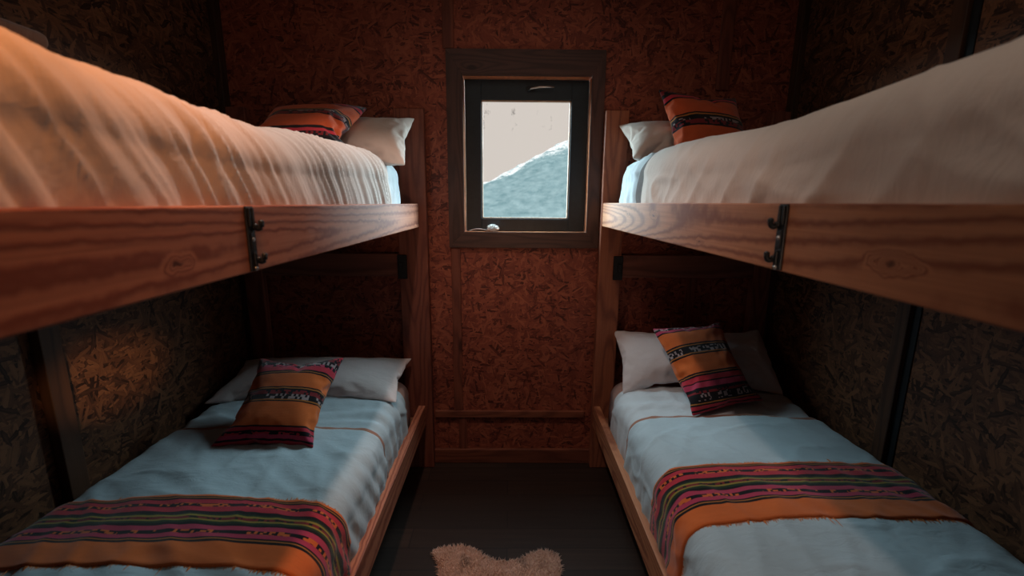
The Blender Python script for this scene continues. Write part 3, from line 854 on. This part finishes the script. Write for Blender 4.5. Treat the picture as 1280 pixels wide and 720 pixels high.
# ------------------------------------------------------------------ window sill oddments
bm = bmesh.new()
bmesh.ops.create_icosphere(bm, subdivisions=4, radius=1.0)
for v in bm.verts:
    n = v.co.normalized()
    k = 1+0.35*noise.fractal(n*2.3, 0.8, 2.0, 4)+0.5*(0.5-2*abs(nz(n.x*2.2, n.y*2.2, n.z*2.2+4)))
    v.co = Vector((n.x*0.026*k, n.y*0.017*k, n.z*0.016*k))
zmin = min(v.co.z for v in bm.verts)
bmesh.ops.translate(bm, vec=(-0.083, YW+0.016, WZ0-zmin), verts=bm.verts[:])
tag(obj('crumpled_tissue', bm, TISSUE, None, False), 'white crumpled scrap of paper on the window sill', 'paper')
bm = bmesh.new()
tube(bm, [(-0.208+0.1*t, YW+0.022+0.006*math.sin(t*7), WZ0+0.0026+0.012*max(0, math.sin(t*3.0))*(1-0.2*t)) for t in [i/14 for i in range(15)]], 0.0022, 6)
tag(obj('string', bm, TISSUE, None, True), 'thin pale cord lying on the sill beside the paper scrap', 'string')

# ------------------------------------------------------------------ sheepskin rug
def rug():
    outline = [(-0.315, 1.615), (-0.255, 1.640), (-0.185, 1.645), (-0.125, 1.615), (-0.075, 1.578), (0.0, 1.565), (0.055, 1.575), (0.10, 1.605), (0.16, 1.620),
               (0.205, 1.600), (0.222, 1.555), (0.215, 1.50), (0.20, 1.43), (0.205, 1.3), (0.235, 1.15), (0.25, 1.0), (0.28, 0.9), (0.24, 0.84), (0.17, 0.86), (0.10, 0.80),
               (0.0, 0.74), (-0.10, 0.80), (-0.18, 0.85), (-0.27, 0.84), (-0.30, 0.90), (-0.28, 1.0), (-0.26, 1.15), (-0.255, 1.3), (-0.262, 1.42), (-0.272, 1.50), (-0.290, 1.565)]
    o = [Vector((x, y-0.030, 0)) for x, y in outline]
    n = len(o)
    sm = []
    for i in range(n):                   # smooth the outline
        for k in range(4):
            t = k/4; p0, p1, p2, p3 = o[i-1], o[i], o[(i+1) % n], o[(i+2) % n]
            sm.append(0.5*((2*p1)+(p2-p0)*t+(2*p0-5*p1+4*p2-p3)*t*t+(3*p1-p0-3*p2+p3)*t**3))
    c = Vector((-0.02, 1.22, 0)); N = len(sm); K = 12
    vs, fs = [], []
    for k in range(K+1):
        f = 1-k/K
        for p in sm:
            # shrink towards the spine of the hide
            q = Vector((c.x*(1-f)+p.x*f, 1.22+(p.y-1.22)*(f if f > 0.5 else f), 0))
            q.z = 0.004 + 0.016*min(1, k/3) + 0.003*nz(q.x*14, q.y*14, 2.2)*min(1, k/3)
            vs.append(q)
    for k in range(K):
        for i in range(N): fs.append((k*N+i, k*N+(i+1) % N, (k+1)*N+(i+1) % N, (k+1)*N+i))
    base = len(vs)
    for p in sm: vs.append(Vector((p.x, p.y, 0.0005)))
    for i in range(N): fs.append((base+i, base+(i+1) % N, (i+1) % N, i))
    fs.append([base+i for i in range(N)][::-1])
    me = bpy.data.meshes.new('sheepskin_rug'); me.from_pydata([tuple(v) for v in vs], [], fs)
    bm = bmesh.new(); bm.from_mesh(me); bmesh.ops.remove_doubles(bm, verts=bm.verts[:], dist=0.0004); bmesh.ops.recalc_face_normals(bm, faces=bm.faces[:]); bm.to_mesh(me); bm.free()
    r = link('sheepskin_rug', me, HIDE, None, True)
    tag(r, 'shaggy beige sheepskin rug on the dark floor between the beds', 'rug')
    # fleece: little bent tufts all over the hide, those on the rim leaning out
    bm = bmesh.new(); rnd = random.Random(5)
    polys = sorted(((f.center.copy(), f.area, f.normal.copy()) for f in me.polygons if f.normal.z > 0.05 or f.center.z > 0.003), key=lambda q: q[0].y)
    vv = me.vertices
    tufts = []
    for f in me.polygons:
        if f.normal.z < -0.5: continue
        m = f.area*42000*(1.0 if f.center.y > 1.3 else 0.15)
        cnt = int(m)+(1 if rnd.random() < m-int(m) else 0)
        P = [vv[i].co for i in f.vertices]
        for _ in range(cnt):
            a, b = rnd.random(), rnd.random()
            if len(P) == 4: p = (P[0]*(1-a)+P[1]*a)*(1-b)+(P[3]*(1-a)+P[2]*a)*b
            else:
                if a+b > 1: a, b = 1-a, 1-b
                p = P[0]+(P[1]-P[0])*a+(P[2]-P[0])*b
            tufts.append((p, f.normal))
    for p, nrm in tufts:
        up = (nrm+Vector((0, 0, 0.5))+Vector((rnd.uniform(-.5, .5), rnd.uniform(-.5, .5), 0))+0.5*Vector((nz(p.x*18, p.y*18, 1), nz(p.x*18, p.y*18, 9), 0))).normalized()
        L = rnd.uniform(0.009, 0.016); side = Vector((rnd.uniform(-1, 1), rnd.uniform(-1, 1), 0)).normalized()*0.0015
        q1 = p+up*L*0.6; q2 = p+up*L+Vector((up.x, up.y, -0.2))*L*0.35
        cr = side.cross(up).normalized()*0.0015
        a = [bm.verts.new(p+side), bm.verts.new(p-side*0.5+cr), bm.verts.new(p-side*0.5-cr)]
        b = [bm.verts.new(q1+side*0.8), bm.verts.new(q1-side*0.4+cr*0.8), bm.verts.new(q1-side*0.4-cr*0.8)]
        tip = bm.verts.new(Vector((q2.x, q2.y, max(q2.z, 0.002))))
        for k in range(3):
            bm.faces.new((a[k], a[(k+1) % 3], b[(k+1) % 3], b[k])); bm.faces.new((b[k], b[(k+1) % 3], tip))
    fl = obj('fleece', bm, FLEECE, r, True); fl['kind'] = 'stuff'
def fleece_mat():
    t = NT('sheepskin_fleece'); p = t.coord()
    n = t.noise(p, 30.0, 4.0, 0.6); n2 = t.noise(p, 9.0, 2.0)
    c = t.mix(t.range(n, 0.3, 0.7), (0.56, 0.36, 0.28), (0.80, 0.57, 0.47))
    c = t.mix(t.range(n2, 0.63, 0.72, 0.0, 0.75), c, (0.10, 0.06, 0.045))
    t.b.inputs['Sheen Weight'].default_value = 0.3
    return t.out(c, 0.95)
FLEECE = fleece_mat()
rug()

# ------------------------------------------------------------------ light
SKY_L = 14.0
w = bpy.data.worlds.new('overcast_sky'); S.world = w; w.use_nodes = True
nt = w.node_tree; bg = nt.nodes['Background']
def wn(kind, op=None, *ins, **kw):
    q = nt.nodes.new(kind)
    if op: q.operation = op
    for k, v in kw.items(): setattr(q, k, v)
    for i, v in enumerate(ins):
        if isinstance(v, (int, float)): q.inputs[i].default_value = v
        else: nt.links.new(v, q.inputs[i])
    return q.outputs[0]
def wrange(v, a, b):
    q = nt.nodes.new('ShaderNodeMapRange'); q.interpolation_type = 'SMOOTHSTEP'
    nt.links.new(v, q.inputs[0]); q.inputs[1].default_value = a; q.inputs[2].default_value = b
    return q.outputs[0]
tc = nt.nodes.new('ShaderNodeTexCoord'); sp = nt.nodes.new('ShaderNodeSeparateXYZ')
nt.links.new(tc.outputs['Generated'], sp.inputs[0])
X_, Y_, Z_ = sp.outputs
high = wrange(Z_, 0.26, 0.42)                              # sky brightened overhead, out of view, to light the room through the window
side = wrange(wn('ShaderNodeMath', 'DIVIDE', wn('ShaderNodeMath', 'ABSOLUTE', X_), wn('ShaderNodeMath', 'MAXIMUM', Y_, 0.02)), 0.30, 0.70)  # sky brightened at both sides too, for more window light
up = wrange(Z_, -0.05, 0.03)
f = wn('ShaderNodeMath', 'MULTIPLY', wn('ShaderNodeMath', 'MAXIMUM', high, wn('ShaderNodeMath', 'MULTIPLY', side, 2.3)), up)
mx = nt.nodes.new('ShaderNodeMix'); mx.data_type = 'RGBA'
mx.clamp_factor = False; nt.links.new(f, mx.inputs[0]); mx.inputs[6].default_value = (0.70, 0.625, 0.57, 1); mx.inputs[7].default_value = (SKY_L*0.70, SKY_L*0.95, SKY_L*1.05, 1)
nt.links.new(mx.outputs[2], bg.inputs[0]); bg.inputs[1].default_value = 1.0

def area(name, loc, target, sx, sy, power, col, spread=180):
    l = bpy.data.lights.new(name, 'AREA'); l.shape = 'RECTANGLE'; l.size = sx; l.size_y = sy; l.energy = power; l.color = col; l.spread = R(spread)
    o = bpy.data.objects.new(name, l); COL.objects.link(o); o.location = loc
    o.rotation_euler = (Vector(target)-Vector(loc)).to_track_quat('-Z', 'Y').to_euler()
    return o
def spot(name, loc, target, power, col, angle, blend, size):
    l = bpy.data.lights.new(name, 'SPOT'); l.energy = power; l.color = col; l.spot_size = R(angle); l.spot_blend = blend; l.shadow_soft_size = size
    o = bpy.data.objects.new(name, l); COL.objects.link(o); o.location = loc
    o.rotation_euler = (Vector(target)-Vector(loc)).to_track_quat('-Z', 'Y').to_euler()
    return o
pl = area('window_portal', ((GX0+GX1)/2, YW+0.10, (GZ0+GZ1)/2), ((GX0+GX1)/2, 0, (GZ0+GZ1)/2), GX1-GX0, GZ1-GZ0, 1, (1, 1, 1))
pl.data.cycles.is_portal = True
spot('ceiling_lamp', (-0.30, 1.25, 2.55), (-0.22, 1.25, 0.6), 32, (1.0, 0.74, 0.64), 88, 0.6, 0.03)
spot('warm_lamp', (-0.33, 0.28, 2.45), (-0.56, 0.54, 1.60), 34, (1.0, 0.28, 0.03), 58, 0.9, 0.06)
spot('far_wall_fill', (0.05, -1.1, 1.10), (0.05, YW, 1.55), 38, (1.0, 0.56, 0.36), 33, 1.0, 0.10)  # added unseen spot behind the viewer, brightens the far wall
spot('wall_patch_fill', (0.30, -0.6, 1.1), (-XW, 1.43, 0.86), 165, (1.0, 0.55, 0.25), 8, 1.0, 0.02)  # added narrow spot, there only to make the glowing patch on the left wall
area('room_fill', (0, 0.4, ZC-0.01), (0, 0.4, 0), 1.6, 2.2, 5, (1.0, 0.82, 0.68))  # added dim area light that lifts the dark corners, no fixture hangs there

# ------------------------------------------------------------------ camera
cam = bpy.data.cameras.new('camera'); co = bpy.data.objects.new('camera', cam); COL.objects.link(co)
F = 540.0
cam.sensor_width = 36.0; cam.lens = F/1280*36.0; cam.clip_start = 0.02; cam.clip_end = 3000
pitch, yaw, roll = R(11.16), R(0.45), R(0.42)
co.matrix_world = Matrix.Translation((0, 0, H)) @ Matrix.Rotation(-yaw, 4, 'Z') @ Matrix.Rotation(math.pi/2-pitch, 4, 'X') @ Matrix.Rotation(roll, 4, 'Z')
cam.dof.use_dof = True; cam.dof.focus_distance = 2.15; cam.dof.aperture_fstop = cam.lens/1000/0.0050
S.camera = co
S.view_settings.view_transform = 'Standard'; S.view_settings.look = 'None'
S.view_settings.exposure = 0.0; S.view_settings.gamma = 1.0
try: S.view_settings.use_curve_mapping = False
except Exception: pass
try: S.cycles.use_denoising = True
except Exception: pass
